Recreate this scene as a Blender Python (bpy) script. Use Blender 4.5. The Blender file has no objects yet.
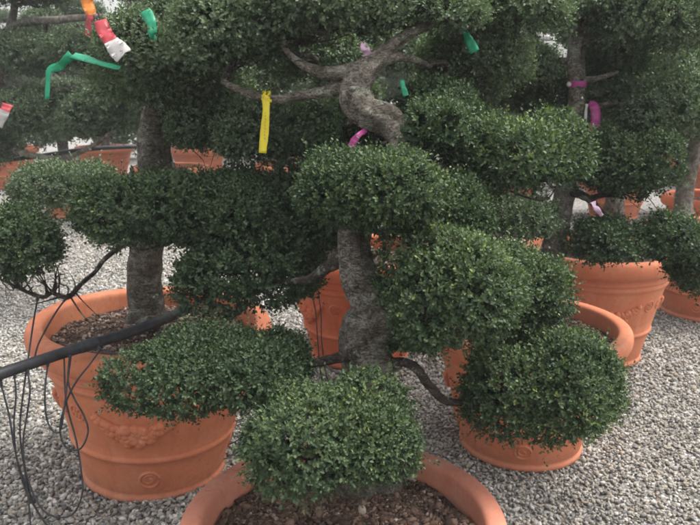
import bpy, math, random
import numpy as np
from mathutils import Vector

PI = math.pi
rng = np.random.default_rng(7)
random.seed(7)
sc = bpy.context.scene
COL = sc.collection

# ------------------------------------------------------------------ camera
CAM_H, PITCH, F = 1.62, math.radians(13.7), 700.0
cam = bpy.data.cameras.new('camera')
cam.lens, cam.sensor_width, cam.clip_end, cam.clip_start = 36, 36, 300, 0.05
cam.dof.use_dof = True
cam.dof.focus_distance = 1.75
cam.dof.aperture_fstop = 11.0
camo = bpy.data.objects.new('camera', cam)
COL.objects.link(camo)
camo.location = (0, 0, CAM_H)
camo.rotation_euler = (PI/2 - PITCH, 0, 0)
sc.camera = camo
CP, SP = math.cos(PITCH), math.sin(PITCH)

def P(px, py, d):
    """world point of a photo pixel at depth d (metres along the view axis)"""
    u = (px-350)/F*d
    v = -(py-262.5)/F*d
    return np.array([u, d*CP + v*SP, CAM_H - d*SP + v*CP])

# ------------------------------------------------------------------ materials
def mat(name):
    m = bpy.data.materials.new(name)
    m.use_nodes = True
    nt = m.node_tree
    return m, nt, nt.nodes['Principled BSDF'], nt.nodes, nt.links

def noise(nt, scale, detail=6, rough=.6, coord=None, dist=0):
    n = nt.nodes.new('ShaderNodeTexNoise')
    n.inputs['Scale'].default_value = scale
    n.inputs['Detail'].default_value = detail
    n.inputs['Roughness'].default_value = rough
    n.inputs['Distortion'].default_value = dist
    if coord is not None:
        nt.links.new(coord, n.inputs['Vector'])
    return n

def ramp(nt, fac, stops):
    r = nt.nodes.new('ShaderNodeValToRGB')
    e = r.color_ramp.elements
    while len(e) < len(stops):
        e.new(0.5)
    for k, (p, c) in enumerate(stops):
        e[k].position = p
        e[k].color = (*c, 1)
    nt.links.new(fac, r.inputs['Fac'])
    return r

def mixc(nt, a, b, fac=None, mode='MIX', f=1.0):
    m = nt.nodes.new('ShaderNodeMix')
    m.data_type = 'RGBA'
    m.blend_type = mode
    m.inputs[0].default_value = f
    if fac is not None:
        nt.links.new(fac, m.inputs[0])
    for s, i in ((a, 6), (b, 7)):
        if isinstance(s, tuple):
            m.inputs[i].default_value = (*s, 1)
        else:
            nt.links.new(s, m.inputs[i])
    return m.outputs[2]

def bump(nt, h, strength, dist, bsdf):
    b = nt.nodes.new('ShaderNodeBump')
    b.inputs['Strength'].default_value = strength
    b.inputs['Distance'].default_value = dist
    nt.links.new(h, b.inputs['Height'])
    nt.links.new(b.outputs[0], bsdf.inputs['Normal'])

def objcoord(nt):
    return nt.nodes.new('ShaderNodeTexCoord').outputs['Object']

def leaf_mat(name, dark, mid, light, young):
    m, nt, b, N, L = mat(name)
    a = N.new('ShaderNodeAttribute')
    a.attribute_name = 'tint'
    r = ramp(nt, a.outputs['Fac'], [(0, dark), (.42, mid), (.78, light), (1, young)])
    L.new(r.outputs[0], b.inputs['Base Color'])
    b.inputs['Roughness'].default_value = .55
    b.inputs['Specular IOR Level'].default_value = .28
    # thin leaves let some light through
    tr = N.new('ShaderNodeBsdfTranslucent')
    L.new(mixc(nt, r.outputs[0], (.75, 1.0, .35), mode='MULTIPLY'), tr.inputs[0])
    ms = N.new('ShaderNodeMixShader')
    ms.inputs[0].default_value = .24
    L.new(b.outputs[0], ms.inputs[1])
    L.new(tr.outputs[0], ms.inputs[2])
    L.new(ms.outputs[0], N['Material Output'].inputs['Surface'])
    return m

LEAF = leaf_mat('holly_leaf', (.030, .050, .029), (.059, .091, .046), (.098, .138, .064), (.20, .245, .085))
LEAF2 = leaf_mat('holly_leaf_bluish_lit', (.072, .100, .066), (.114, .152, .090), (.160, .202, .118), (.24, .285, .14))  # upper and rear pads: brighter light there painted in as paler leaf colour

def bark_mat(name, c0, c1, c2):
    m, nt, b, N, L = mat(name)
    co = objcoord(nt)
    n1 = noise(nt, 22, 9, .68, co, .8)
    n2 = noise(nt, 150, 6, .7, co, .3)
    r = ramp(nt, n1.outputs[0], [(.33, c0), (.50, c1), (.66, c2)])
    r2 = ramp(nt, n2.outputs[0], [(.3, (.60, .58, .56)), (.7, (1.22, 1.22, 1.2))])
    c = mixc(nt, r.outputs[0], r2.outputs[0], mode='MULTIPLY')
    # pale greenish lichen blotches
    n3 = noise(nt, 13, 7, .75, co, .5)
    r3 = ramp(nt, n3.outputs[0], [(.55, (0, 0, 0)), (.60, (.75, .75, .75))])
    c = mixc(nt, c, (.33, .34, .28), fac=r3.outputs[0])
    # short fissures running across the stem, as on old holly
    mp = N.new('ShaderNodeMapping')
    mp.inputs['Scale'].default_value = (1, 1, 3.2)
    L.new(co, mp.inputs['Vector'])
    n4 = noise(nt, 34, 5, .6, mp.outputs[0], 1.2)
    r4 = ramp(nt, n4.outputs[0], [(.455, (1, 1, 1)), (.485, (.30, .27, .24)), (.515, (1, 1, 1))])
    c = mixc(nt, c, r4.outputs[0], mode='MULTIPLY', f=.75)
    L.new(c, b.inputs['Base Color'])
    b.inputs['Roughness'].default_value = .88
    b.inputs['Specular IOR Level'].default_value = .2
    mx = mixc(nt, n2.outputs[0], n1.outputs[0], f=.5)
    mx = mixc(nt, mx, r4.outputs[0], f=.35)
    bump(nt, mx, 1.0, .022, b)
    return m

BARK = bark_mat('grey_bark', (.095, .082, .066), (.19, .165, .138), (.33, .30, .26))
TWIG = bark_mat('dark_twig_bark', (.045, .035, .028), (.085, .07, .058), (.14, .12, .10))

def terracotta(name, c0, c1, dust, dustamt):
    m, nt, b, N, L = mat(name)
    co = objcoord(nt)
    n1 = noise(nt, 3.2, 7, .6, co, .5)
    n2 = noise(nt, 120, 3, .6, co)
    r = ramp(nt, n1.outputs[0], [(.25, c0), (.75, c1)])
    n3 = noise(nt, 6, 9, .72, co, 1.0)
    r3 = ramp(nt, n3.outputs[0], [(.50, (0, 0, 0)), (.80, (dustamt,)*3)])
    c = mixc(nt, r.outputs[0], dust, fac=r3.outputs[0])
    n5 = noise(nt, 45, 6, .7, co, .4)
    r5 = ramp(nt, n5.outputs[0], [(.3, (.88, .86, .85)), (.6, (1, 1, 1)), (.8, (1.1, 1.12, 1.13))])
    c = mixc(nt, c, r5.outputs[0], mode='MULTIPLY')
    # lime bloom and water streaks running down
    mp = N.new('ShaderNodeMapping')
    mp.inputs['Scale'].default_value = (1, 1, .16)
    L.new(co, mp.inputs['Vector'])
    n6 = noise(nt, 22, 6, .65, mp.outputs[0], .4)
    r6 = ramp(nt, n6.outputs[0], [(.34, (.90, .88, .87)), (.46, (1, 1, 1)), (.62, (1, 1, 1)), (.78, (1.06, 1.12, 1.18))])
    c = mixc(nt, c, r6.outputs[0], mode='MULTIPLY')
    # rain-splashed grit and damp dirt round the foot
    sx = N.new('ShaderNodeSeparateXYZ')
    L.new(co, sx.inputs[0])
    n7 = noise(nt, 26, 7, .75, co, .3)
    ad = N.new('ShaderNodeMath'); ad.operation = 'MULTIPLY_ADD'
    L.new(sx.outputs[2], ad.inputs[0]); ad.inputs[1].default_value = -2.4
    L.new(n7.outputs[0], ad.inputs[2])
    r7 = ramp(nt, ad.outputs[0], [(.30, (0, 0, 0)), (.62, (.62,)*3)])
    c = mixc(nt, c, (.25, .14, .095), fac=r7.outputs[0])
    # soil splashes: dark flecks
    n4 = noise(nt, 34, 4, .5, co, 1.5)
    r4 = ramp(nt, n4.outputs[0], [(.685, (0, 0, 0)), (.72, (.55,)*3)])
    c = mixc(nt, c, (.16, .075, .05), fac=r4.outputs[0])
    L.new(c, b.inputs['Base Color'])
    rr = ramp(nt, n1.outputs[0], [(.3, (.62,)*3), (.7, (.78,)*3)])
    L.new(rr.outputs[0], b.inputs['Roughness'])
    b.inputs['Specular IOR Level'].default_value = .3
    bump(nt, mixc(nt, n2.outputs[0], n1.outputs[0], f=.5), .25, .006, b)
    return m

TERRA = terracotta('terracotta', (.50, .155, .076), (.58, .205, .105), (.62, .35, .235), .5)
TERRA_RED = terracotta('terracotta_red', (.52, .120, .050), (.60, .160, .070), (.62, .30, .19), .3)
TERRA_PALE = terracotta('terracotta_dusty', (.50, .180, .112), (.58, .245, .165), (.60, .38, .29), .6)

def attr_mat(name, stops, rough=.9, nscale=80, rampmul=True):
    m, nt, b, N, L = mat(name)
    a = N.new('ShaderNodeAttribute')
    a.attribute_name = 'tint'
    r = ramp(nt, a.outputs['Fac'], stops)
    n = noise(nt, nscale, 4, .6, objcoord(nt))
    r2 = ramp(nt, n.outputs[0], [(.3, (.75,)*3), (.7, (1.15,)*3)])
    L.new(mixc(nt, r.outputs[0], r2.outputs[0], mode='MULTIPLY'), b.inputs['Base Color'])
    b.inputs['Roughness'].default_value = rough
    b.inputs['Specular IOR Level'].default_value = .25
    return m

STONE = attr_mat('gravel_stone', [(0, (.08, .077, .074)), (.15, (.15, .143, .134)), (.36, (.235, .222, .198)), (.48, (.305, .292, .267)), (.58, (.285, .24, .178)), (.70, (.345, .324, .286)), (.88, (.41, .393, .355)), (1, (.56, .54, .50))])
CHIP = attr_mat('bark_chip', [(0, (.04, .026, .019)), (.40, (.105, .064, .045)), (.70, (.20, .13, .095)), (.90, (.33, .25, .20)), (1, (.46, .41, .36))], nscale=60)

def ground_mat():
    m, nt, b, N, L = mat('gravel_ground')
    co = objcoord(nt)
    v = N.new('ShaderNodeTexVoronoi')
    v.inputs['Scale'].default_value = 55
    L.new(co, v.inputs['Vector'])
    sep = N.new('ShaderNodeSeparateColor')
    L.new(v.outputs['Color'], sep.inputs[0])
    r = ramp(nt, sep.outputs[0], [(0, (.14, .135, .13)), (.35, (.27, .26, .24)), (.7, (.42, .40, .37)), (1, (.58, .57, .54))])
    r2 = ramp(nt, v.outputs['Distance'], [(.0, (1, 1, 1)), (.55, (.8, .8, .8)), (.8, (.45, .42, .4))])
    n = noise(nt, 1.1, 5, .6, co)
    r3 = ramp(nt, n.outputs[0], [(.35, (.86, .85, .84)), (.65, (1.05, 1.05, 1.05))])
    c = mixc(nt, r.outputs[0], r2.outputs[0], mode='MULTIPLY')
    L.new(mixc(nt, c, r3.outputs[0], mode='MULTIPLY'), b.inputs['Base Color'])
    b.inputs['Roughness'].default_value = .95
    inv = N.new('ShaderNodeMath')
    inv.operation = 'SUBTRACT'
    inv.inputs[0].default_value = 1
    L.new(v.outputs['Distance'], inv.inputs[1])
    bump(nt, inv.outputs[0], 1, .012, b)
    return m
GROUND = ground_mat()

def soil_mat():
    m, nt, b, N, L = mat('potting_soil')
    n = noise(nt, 45, 8, .7, objcoord(nt))
    r = ramp(nt, n.outputs[0], [(.3, (.018, .012, .009)), (.6, (.055, .035, .025)), (.75, (.11, .075, .055))])
    L.new(r.outputs[0], b.inputs['Base Color'])
    b.inputs['Roughness'].default_value = .95
    bump(nt, n.outputs[0], 1, .02, b)
    return m
SOIL = soil_mat()

def plain(name, c, rough=.5, var=.15, spec=.4, scale=30, trans=0.0):
    m, nt, b, N, L = mat(name)
    n = noise(nt, scale, 5, .6, objcoord(nt))
    lo = tuple(x*(1-var) for x in c)
    hi = tuple(min(1, x*(1+var)) for x in c)
    r = ramp(nt, n.outputs[0], [(.3, lo), (.7, hi)])
    L.new(r.outputs[0], b.inputs['Base Color'])
    b.inputs['Roughness'].default_value = rough
    b.inputs['Specular IOR Level'].default_value = spec
    if trans:
        tr = N.new('ShaderNodeBsdfTranslucent')
        L.new(r.outputs[0], tr.inputs[0])
        ms = N.new('ShaderNodeMixShader')
        ms.inputs[0].default_value = trans
        L.new(b.outputs[0], ms.inputs[1])
        L.new(tr.outputs[0], ms.inputs[2])
        L.new(ms.outputs[0], N['Material Output'].inputs['Surface'])
    return m
HOSE = plain('black_polythene', (.026, .027, .030), .52, .65, .35, 28)
YEL = plain('yellow_plastic', (.68, .55, .025), .4, .06, .4, 30, .2)
GRN = plain('green_tape', (.03, .34, .18), .4, .15, .4, 30, .3)
RED = plain('red_tape', (.46, .055, .07), .4, .1, .4, 30, .3)
WHT = plain('white_tape', (.60, .575, .56), .4, .06, .4, 30, .3)
PNK = plain('magenta_tape', (.44, .07, .25), .4, .12, .4, 30, .3)
PPL = plain('pink_white_tape', (.62, .42, .55), .4, .12, .4, 30, .3)
ORG = plain('orange_tape', (.75, .26, .04), .4, .12, .4, 30, .3)
INK = plain('dark_ink', (.42, .34, .03), .6, .1, .3, 30)

# ------------------------------------------------------------------ object helpers
def tag(o, label=None, cat=None, group=None, kind=None):
    if label: o['label'] = label
    if cat: o['category'] = cat
    if group: o['group'] = group
    if kind: o['kind'] = kind
    return o

def empty(name, loc, label, cat, group=None, rz=0):
    o = bpy.data.objects.new(name, None)
    COL.objects.link(o)
    o.location = loc
    o.rotation_euler = (0, 0, rz)
    o.empty_display_size = .1
    return tag(o, label, cat, group)

def mesh_np(name, V, faces, tint=None, smooth=False, mats=(), midx=None):
    """faces: int array (n, k), or a list of such arrays"""
    if not isinstance(faces, (list, tuple)):
        faces = [faces]
    me = bpy.data.meshes.new(name)
    V = np.ascontiguousarray(V, dtype=np.float32)
    me.vertices.add(len(V))
    me.vertices.foreach_set('co', V.ravel())
    loops = np.concatenate([f.ravel() for f in faces]).astype(np.int32)
    totals = np.concatenate([np.full(len(f), f.shape[1]) for f in faces]).astype(np.int32)
    starts = np.concatenate([[0], np.cumsum(totals)[:-1]]).astype(np.int32)
    me.loops.add(len(loops))
    me.loops.foreach_set('vertex_index', loops)
    me.polygons.add(len(totals))
    me.polygons.foreach_set('loop_start', starts)
    me.polygons.foreach_set('loop_total', totals)
    if smooth:
        me.polygons.foreach_set('use_smooth', np.ones(len(totals), dtype=bool))
    if midx is not None:
        me.polygons.foreach_set('material_index', np.asarray(midx, dtype=np.int32))
    me.update(calc_edges=True)
    if tint is not None:
        a = me.attributes.new('tint', 'FLOAT', 'POINT')
        a.data.foreach_set('value', np.asarray(tint, dtype=np.float32))
    for m in mats:
        me.materials.append(m)
    return me

def obj(name, me, parent=None, loc=None):
    o = bpy.data.objects.new(name, me)
    COL.objects.link(o)
    if parent is not None: o.parent = parent
    if loc is not None: o.location = loc
    return o

class MB:
    """collects tubes, lumps, lathes into one mesh"""
    def __init__(s):
        s.v, s.q, s.t, s.n, s.mq, s.mt = [], [], [], 0, [], []
    def add(s, V, Q=None, T=None, m=0):
        V = np.asarray(V, float)
        s.v.append(V)
        if Q is not None and len(Q):
            s.q.append(np.asarray(Q)+s.n); s.mq.append(np.full(len(Q), m))
        if T is not None and len(T):
            s.t.append(np.asarray(T)+s.n); s.mt.append(np.full(len(T), m))
        s.n += len(V)
    def mesh(s, name, mats, smooth=True, off=(0, 0, 0)):
        F, M = [], []
        if s.q: F.append(np.concatenate(s.q)); M += s.mq
        if s.t: F.append(np.concatenate(s.t)); M += s.mt
        return mesh_np(name, np.concatenate(s.v)-np.asarray(off), F, None, smooth, mats, np.concatenate(M))
    def tube(s, pts, rad, seg=8, rough=0.0, freq=1.0, m=0, ph=None):
        pts = np.asarray(pts, float); rad = np.asarray(rad, float)
        n = len(pts)
        T = np.gradient(pts, axis=0)
        T /= np.linalg.norm(T, axis=1)[:, None]+1e-9
        up = np.array([.3, .9, .1]) if abs(T[0][2]) > .7 else np.array([0, 0, 1.])
        rings = []
        a = np.linspace(0, 2*PI, seg, endpoint=False)
        x = np.cross(up, T[0]); x /= np.linalg.norm(x)
        if ph is None: ph = random.random()*50
        for i in range(n):
            x = x - T[i]*np.dot(x, T[i]); x /= np.linalg.norm(x)+1e-9
            y = np.cross(T[i], x)
            r = np.full(seg, rad[i])
            if rough:
                h = i*freq
                r = r*(1 + rough*(.5*np.sin(3*a+h*.31+ph)+.45*np.sin(5*a-h*.47+2*ph)+.5*np.sin(2*a+h*.77+ph)*np.sin(h*.9+ph)
                                  + .28*np.sin(9*a+h*1.1)*np.cos(h*.6+a*2)) + rough*.5*np.sin(h*1.7+ph)*np.sin(h*.53))
            rings.append(pts[i]+np.outer(r*np.cos(a), x)+np.outer(r*np.sin(a), y))
        V = np.concatenate(rings+[pts[:1], pts[-1:]])
        i, j = np.meshgrid(np.arange(n-1), np.arange(seg), indexing='ij')
        j2 = (j+1) % seg
        Q = np.stack([i*seg+j, i*seg+j2, (i+1)*seg+j2, (i+1)*seg+j], -1).reshape(-1, 4)
        k = np.arange(seg)
        T1 = np.stack([(k+1) % seg, k, np.full(seg, n*seg)], -1)
        T2 = np.stack([(n-1)*seg+k, (n-1)*seg+(k+1) % seg, np.full(seg, n*seg+1)], -1)
        s.add(V, Q, np.concatenate([T1, T2]), m)
    def lathe(s, prof, seg=96, m=0):
        prof = np.asarray(prof, float)
        n = len(prof)
        a = np.linspace(0, 2*PI, seg, endpoint=False)
        V = np.stack([np.outer(prof[:, 0], np.cos(a)), np.outer(prof[:, 0], np.sin(a)), np.outer(prof[:, 1], np.ones(seg))], -1).reshape(-1, 3)
        i, j = np.meshgrid(np.arange(n-1), np.arange(seg), indexing='ij')
        j2 = (j+1) % seg
        s.add(V, np.stack([i*seg+j, i*seg+j2, (i+1)*seg+j2, (i+1)*seg+j], -1).reshape(-1, 4), None, m)

def spline(pts, n):
    """Catmull-Rom through rows of pts (any number of columns)"""
    pts = np.asarray(pts, float)
    p = np.vstack([2*pts[0]-pts[1], pts, 2*pts[-1]-pts[-2]])
    m = len(pts)-1
    out = []
    for t in np.linspace(0, m, n):
        i = min(int(t), m-1); u = t-i
        a, b, c, d = p[i], p[i+1], p[i+2], p[i+3]
        out.append(.5*((2*b)+(-a+c)*u+(2*a-5*b+4*c-d)*u*u+(-a+3*b-3*c+d)*u**3))
    return np.array(out)

# unit icosphere-ish bases
t_ = (1+5**.5)/2
ICO_V = np.array([(-1, t_, 0), (1, t_, 0), (-1, -t_, 0), (1, -t_, 0), (0, -1, t_), (0, 1, t_), (0, -1, -t_), (0, 1, -t_), (t_, 0, -1), (t_, 0, 1), (-t_, 0, -1), (-t_, 0, 1)], float)
ICO_V /= np.linalg.norm(ICO_V[0])
ICO_F = np.array([(0, 11, 5), (0, 5, 1), (0, 1, 7), (0, 7, 10), (0, 10, 11), (1, 5, 9), (5, 11, 4), (11, 10, 2), (10, 7, 6), (7, 1, 8),
                  (3, 9, 4), (3, 4, 2), (3, 2, 6), (3, 6, 8), (3, 8, 9), (4, 9, 5), (2, 4, 11), (6, 2, 10), (8, 6, 7), (9, 8, 1)])
def subdiv(V, F):
    V = list(map(tuple, V)); d = {}; out = []
    def mid(a, b):
        k = (min(a, b), max(a, b))
        if k not in d:
            m = np.array(V[a])+np.array(V[b]); m /= np.linalg.norm(m)
            d[k] = len(V); V.append(tuple(m))
        return d[k]
    for a, b, c in F:
        x, y, z = mid(a, b), mid(b, c), mid(c, a)
        out += [(a, x, z), (b, y, x), (c, z, y), (x, y, z)]
    return np.array(V), np.array(out)
ICO2_V, ICO2_F = subdiv(ICO_V, ICO_F)

def rand_rot(n):
    q = rng.normal(size=(n, 4)); q /= np.linalg.norm(q, axis=1)[:, None]
    w, x, y, z = q.T
    return np.stack([np.stack([1-2*(y*y+z*z), 2*(x*y-z*w), 2*(x*z+y*w)], -1),
                     np.stack([2*(x*y+z*w), 1-2*(x*x+z*z), 2*(y*z-x*w)], -1),
                     np.stack([2*(x*z-y*w), 2*(y*z+x*w), 1-2*(x*x+y*y)], -1)], 1)

def scatter_lumps(name, pos, size, aspect, tint, material, jit=.22, flat=.5):
    """many small angular bits at pos, one mesh"""
    n = len(pos)
    base = ICO_V[None]*(1+rng.uniform(-jit, jit, (n, 12, 1)))
    sc3 = np.stack([np.ones(n), rng.uniform(*aspect, n), rng.uniform(*aspect, n)*.85], -1)
    v = base*(sc3*size[:, None])[:, None, :]
    R = rand_rot(n)
    v = np.einsum('nij,nkj->nki', R, v)
    v[..., 2] *= flat+.3
    V = (v+pos[:, None, :]).reshape(-1, 3)
    Fc = (ICO_F[None]+(np.arange(n)*12)[:, None, None]).reshape(-1, 3)
    return mesh_np(name, V, Fc, np.repeat(tint, 12), False, (material,))

# ------------------------------------------------------------------ foliage
def unit(a):
    return a/(np.linalg.norm(a, axis=-1, keepdims=True)+1e-9)

def foliage(rx, ry, rz, leaf=.015, cover=4.0, seed=0, lobes=None, young=.5, sprig_n=7, flatness=.55, hollow=.42):
    """leafy cloud-pruned pad: overlapping lobes carrying sprigs of small oval leaves"""
    g = np.random.default_rng(seed)
    if lobes is None:
        lobes = 13
    # lobe centres spread through a flat ellipsoid
    ang = g.uniform(0, 2*PI, lobes)
    rad = np.sqrt(np.linspace(.0, 1, lobes))*.70
    C = np.stack([rad*np.cos(ang)*rx, rad*np.sin(ang)*ry, g.uniform(-.30, .30, lobes)*rz*(1-.5*rad)], -1)
    base = min(rx, ry)
    R = np.stack([np.full(lobes, .36*rx), np.full(lobes, .36*ry), np.full(lobes, .72*rz)], -1)*g.uniform(.62, 1.34, (lobes, 1))
    C[0] = 0; R[0] = np.array([.72*rx, .72*ry, .74*rz])*(1.12 if hollow > .6 else 1)
    area = 2*PI*rx*ry*1.15+PI*(rx+ry)*rz*1.2
    n_leaf = int(area*cover/(leaf*leaf*.42))
    ns = n_leaf//sprig_n
    # sample
    k = np.where(g.random(ns*3) < .30, 0, g.integers(0, lobes, ns*3))
    d = unit(g.normal(size=(ns*3, 3))+np.array([0, 0, .25]))
    d[:, 2] = np.where(d[:, 2] < 0, d[:, 2]*flatness, d[:, 2])
    p = C[k]+d*R[k]*(1-np.abs(g.normal(0, .10, ns*3)))[:, None]
    # low-frequency wobble
    f = 9/ max(base, .1)*.3
    wob = .5*np.sin(p[:, 0]*f*2.1+seed)+.5*np.sin(p[:, 1]*f*2.7+seed*1.3)+.5*np.sin(p[:, 2]*f*3.9+p[:, 0]*f*1.7)
    p += d*(wob*.035*base)[:, None]
    # throw away most of what lies deep inside another lobe
    deep = np.full(len(p), 9.)
    for j in range(lobes):
        q = (p-C[j])/R[j]
        e = np.linalg.norm(q, axis=1)
        deep = np.where(k == j, deep, np.minimum(deep, e))
    keep = (deep > .80) | (g.random(len(p)) < .10)
    p, d = p[keep][:ns], d[keep][:ns]
    ns = len(p)
    # clumpiness: remove sprigs in some patches so darker hollows open up
    cl = np.sin(p[:, 0]*55+seed)*np.sin(p[:, 1]*49+2*seed)*np.sin(p[:, 2]*61+seed*.7)
    keep = cl > -hollow+g.normal(0, .10, ns)
    p, d = p[keep], d[keep]
    ns = len(p)
    axis = unit(d*1.0+np.array([0, 0, .35])+g.normal(0, .42, (ns, 3)))
    L = leaf*g.uniform(1.6, 3.4, ns)
    # some longer stray shoots
    stray = g.random(ns) < .055
    L[stray] *= 1.9
    # frame
    a = unit(np.cross(axis, unit(g.normal(size=(ns, 3)))))
    b = np.cross(axis, a)
    m = sprig_n
    th = (np.arange(m)*2.4)[None]+g.uniform(0, 6.28, (ns, 1))
    t = np.linspace(.15, 1.0, m)[None]+g.normal(0, .05, (ns, m))
    rdir = np.cos(th)[..., None]*a[:, None]+np.sin(th)[..., None]*b[:, None]
    lean = (.35+.9*t)[..., None]
    ld = unit(rdir+axis[:, None]*lean+g.normal(0, .18, (ns, m, 3)))
    root = p[:, None]+axis[:, None]*(L[:, None]*t)[..., None]
    ls = leaf*g.uniform(.65, 1.25, (ns, m))*(1.1-.35*t)
    # leaf frame: side vector
    side = unit(np.cross(ld, unit(axis[:, None]+g.normal(0, .35, (ns, m, 3)))))
    nrm = np.cross(side, ld)
    w = ls*.29
    def pt(u, v, h):
        return root+ld*(ls*u)[..., None]+side*(w*v)[..., None]+nrm*(ls*h)[..., None]
    V = np.stack([pt(0, 0, 0), pt(.32, -1, .10), pt(.74, -.82, .07), pt(1, 0, -.05), pt(.74, .82, .07), pt(.32, 1, .10)], -2).reshape(-1, 3)
    N = ns*m
    o = (np.arange(N)*6)[:, None]
    F1 = o+np.array([[0, 1, 2, 3]]); F2 = o+np.array([[3, 4, 5, 0]])
    # tint: sprig maturity (young tips are paler), varies over the plant in patches
    patch = .5+.5*np.sin(p[:, 0]*11+seed)*np.sin(p[:, 1]*13+seed*2.2)*np.cos(p[:, 2]*17+seed)
    y = np.clip(.06+.40*g.random(ns)+.38*patch*young+.10*unit(d)[:, 2], 0, 1)
    y = y+(g.random(ns) < .10*young)*.30
    tint = np.clip(y[:, None]+.20*(t-.5)+g.normal(0, .09, (ns, m)), 0, 1)
    return V, [F1, F2], np.repeat(tint.ravel(), 6)

def pad_mesh(name, rx, ry, rz, material, **kw):
    V, Fs, T = foliage(rx, ry, rz, **kw)
    return mesh_np(name, V, Fs, T, False, (material,))

def twigs(mb, a, c, rx, ry, rz, r0, n=11, g=None):
    """branch from a to the underside of a pad centred c, forking inside it"""
    g = g or np.random.default_rng(3)
    a, c = np.asarray(a, float), np.asarray(c, float)
    L = np.linalg.norm(c-a)
    q = c-np.array([0, 0, .45*rz])
    m1 = a+(q-a)*.35+g.normal(0, .05, 3)*L+np.array([0, 0, .05*L])
    m2 = a+(q-a)*.7+g.normal(0, .05, 3)*L-np.array([0, 0, .05*L])
    path = spline([a, m1, m2, q], 16)
    mb.tube(path, np.linspace(r0, r0*.5, 16)*(1+.15*g.random(16)), 9, .12, 1.3)
    for k in range(n):
        s = path[int(g.integers(7, 16))]
        an = 2*PI*k/n+g.uniform(-.3, .3)
        e = c+np.array([math.cos(an)*rx*g.uniform(.35, .8), math.sin(an)*ry*g.uniform(.35, .8), g.uniform(-.35, .35)*rz])
        mm = s+(e-s)*.5+g.normal(0, .14, 3)*np.linalg.norm(e-s)*.6-np.array([0, 0, .15*rz])
        pp = spline([s, mm, e], 8)
        mb.tube(pp, np.linspace(r0*.40, r0*.12, 8), 5, .08)
        for w in range(3):
            s2 = pp[int(g.integers(3, 8))]
            e2 = s2+g.normal(0, .33, 3)*np.array([rx, ry, rz*1.2])*.8
            pm = (s2+e2)/2+g.normal(0, .02, 3)
            mb.tube(spline([s2, pm, e2], 5), np.linspace(r0*.16, r0*.06, 5), 4)

def bark_trunk(mb, pts, n=90, seg=28, rough=.10):
    s = spline(np.asarray(pts, float), n)
    mb.tube(s[:, :3], s[:, 3], seg, rough, 40/n)
    return s

GRP_TREE = 'cloud-pruned holly trees in terracotta pots'
GRP_POT = 'large terracotta pots on the gravel'
GRP_BTREE = 'cloud-pruned trees in the rows behind'
GRP_BPOT = 'terracotta pots in the rows behind'

# ------------------------------------------------------------------ pots
def garland(R, H, rw, a0, da, g):
    """moulded swag of fruit and leaves hung between two rosettes, on the wall radius function rw(z)"""
    mb = MB()
    for t in np.linspace(-1, 1, 46):
        z0 = H*(.60-.115*(1-t*t))
        for c in range(5 if abs(t) < .8 else 3):
            z = z0+g.uniform(-1, 1)*H*.052*(1.15-abs(t))
            an = a0+t*da+g.normal(0, .008)
            r = rw(z)+R*.004
            s = R*g.uniform(.012, .024)*(1.15-.3*abs(t))
            q = np.array([g.uniform(.7, 1.3), g.uniform(.55, .95), g.uniform(.7, 1.2)])*s
            V = ICO2_V*q
            ro = g.uniform(-1, 1)
            V = np.stack([V[:, 0]*math.cos(ro)-V[:, 2]*math.sin(ro), V[:, 1], V[:, 0]*math.sin(ro)+V[:, 2]*math.cos(ro)], -1)
            # local: x tangential, y radial
            er = np.array([math.cos(an), math.sin(an), 0]); et = np.array([-math.sin(an), math.cos(an), 0])
            W = er*r+np.array([0, 0, z])+V[:, :1]*et+V[:, 1:2]*er+V[:, 2:3]*np.array([0, 0, 1])
            mb.add(W, None, ICO2_F)
    return mb

def disc_orn(R, H, rw, an, z, rad, petals=True):
    """round boss with a raised ring and a curl or petals inside"""
    mb = MB()
    er = np.array([math.cos(an), math.sin(an), 0]); et = np.array([-math.sin(an), math.cos(an), 0]); ez = np.array([0, 0, 1.])
    def at(u, v, h=0):
        r = rw(z+v)
        aa = an+u/r
        return np.array([math.cos(aa), math.sin(aa), 0])*(r+h)+np.array([0, 0, z+v])
    ring = [at(rad*math.cos(a), rad*math.sin(a)) for a in np.linspace(0, 2*PI*.999, 30)]
    mb.tube(ring, np.full(30, rad*.17), 8)
    if petals:
        for k in range(6):
            a = k*PI/3
            V = ICO2_V*np.array([.30, .2, .2])*rad
            V = np.stack([V[:, 0]*math.cos(a)-V[:, 2]*math.sin(a), V[:, 1], V[:, 0]*math.sin(a)+V[:, 2]*math.cos(a)], -1)
            mb.add(at(rad*.48*math.cos(a), rad*.48*math.sin(a))+V[:, :1]*et+V[:, 1:2]*er+V[:, 2:3]*ez, None, ICO2_F)
        V = ICO2_V*rad*.2
        mb.add(at(0, 0)+V[:, :1]*et+V[:, 1:2]*er+V[:, 2:3]*ez, None, ICO2_F)
    else:
        sp = [at(rad*(.75-.6*t)*math.cos(7*t+1), rad*(.75-.6*t)*math.sin(7*t+1)) for t in np.linspace(0, 1, 24)]
        mb.tube(sp, np.full(24, rad*.13), 8)
    return mb

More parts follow.
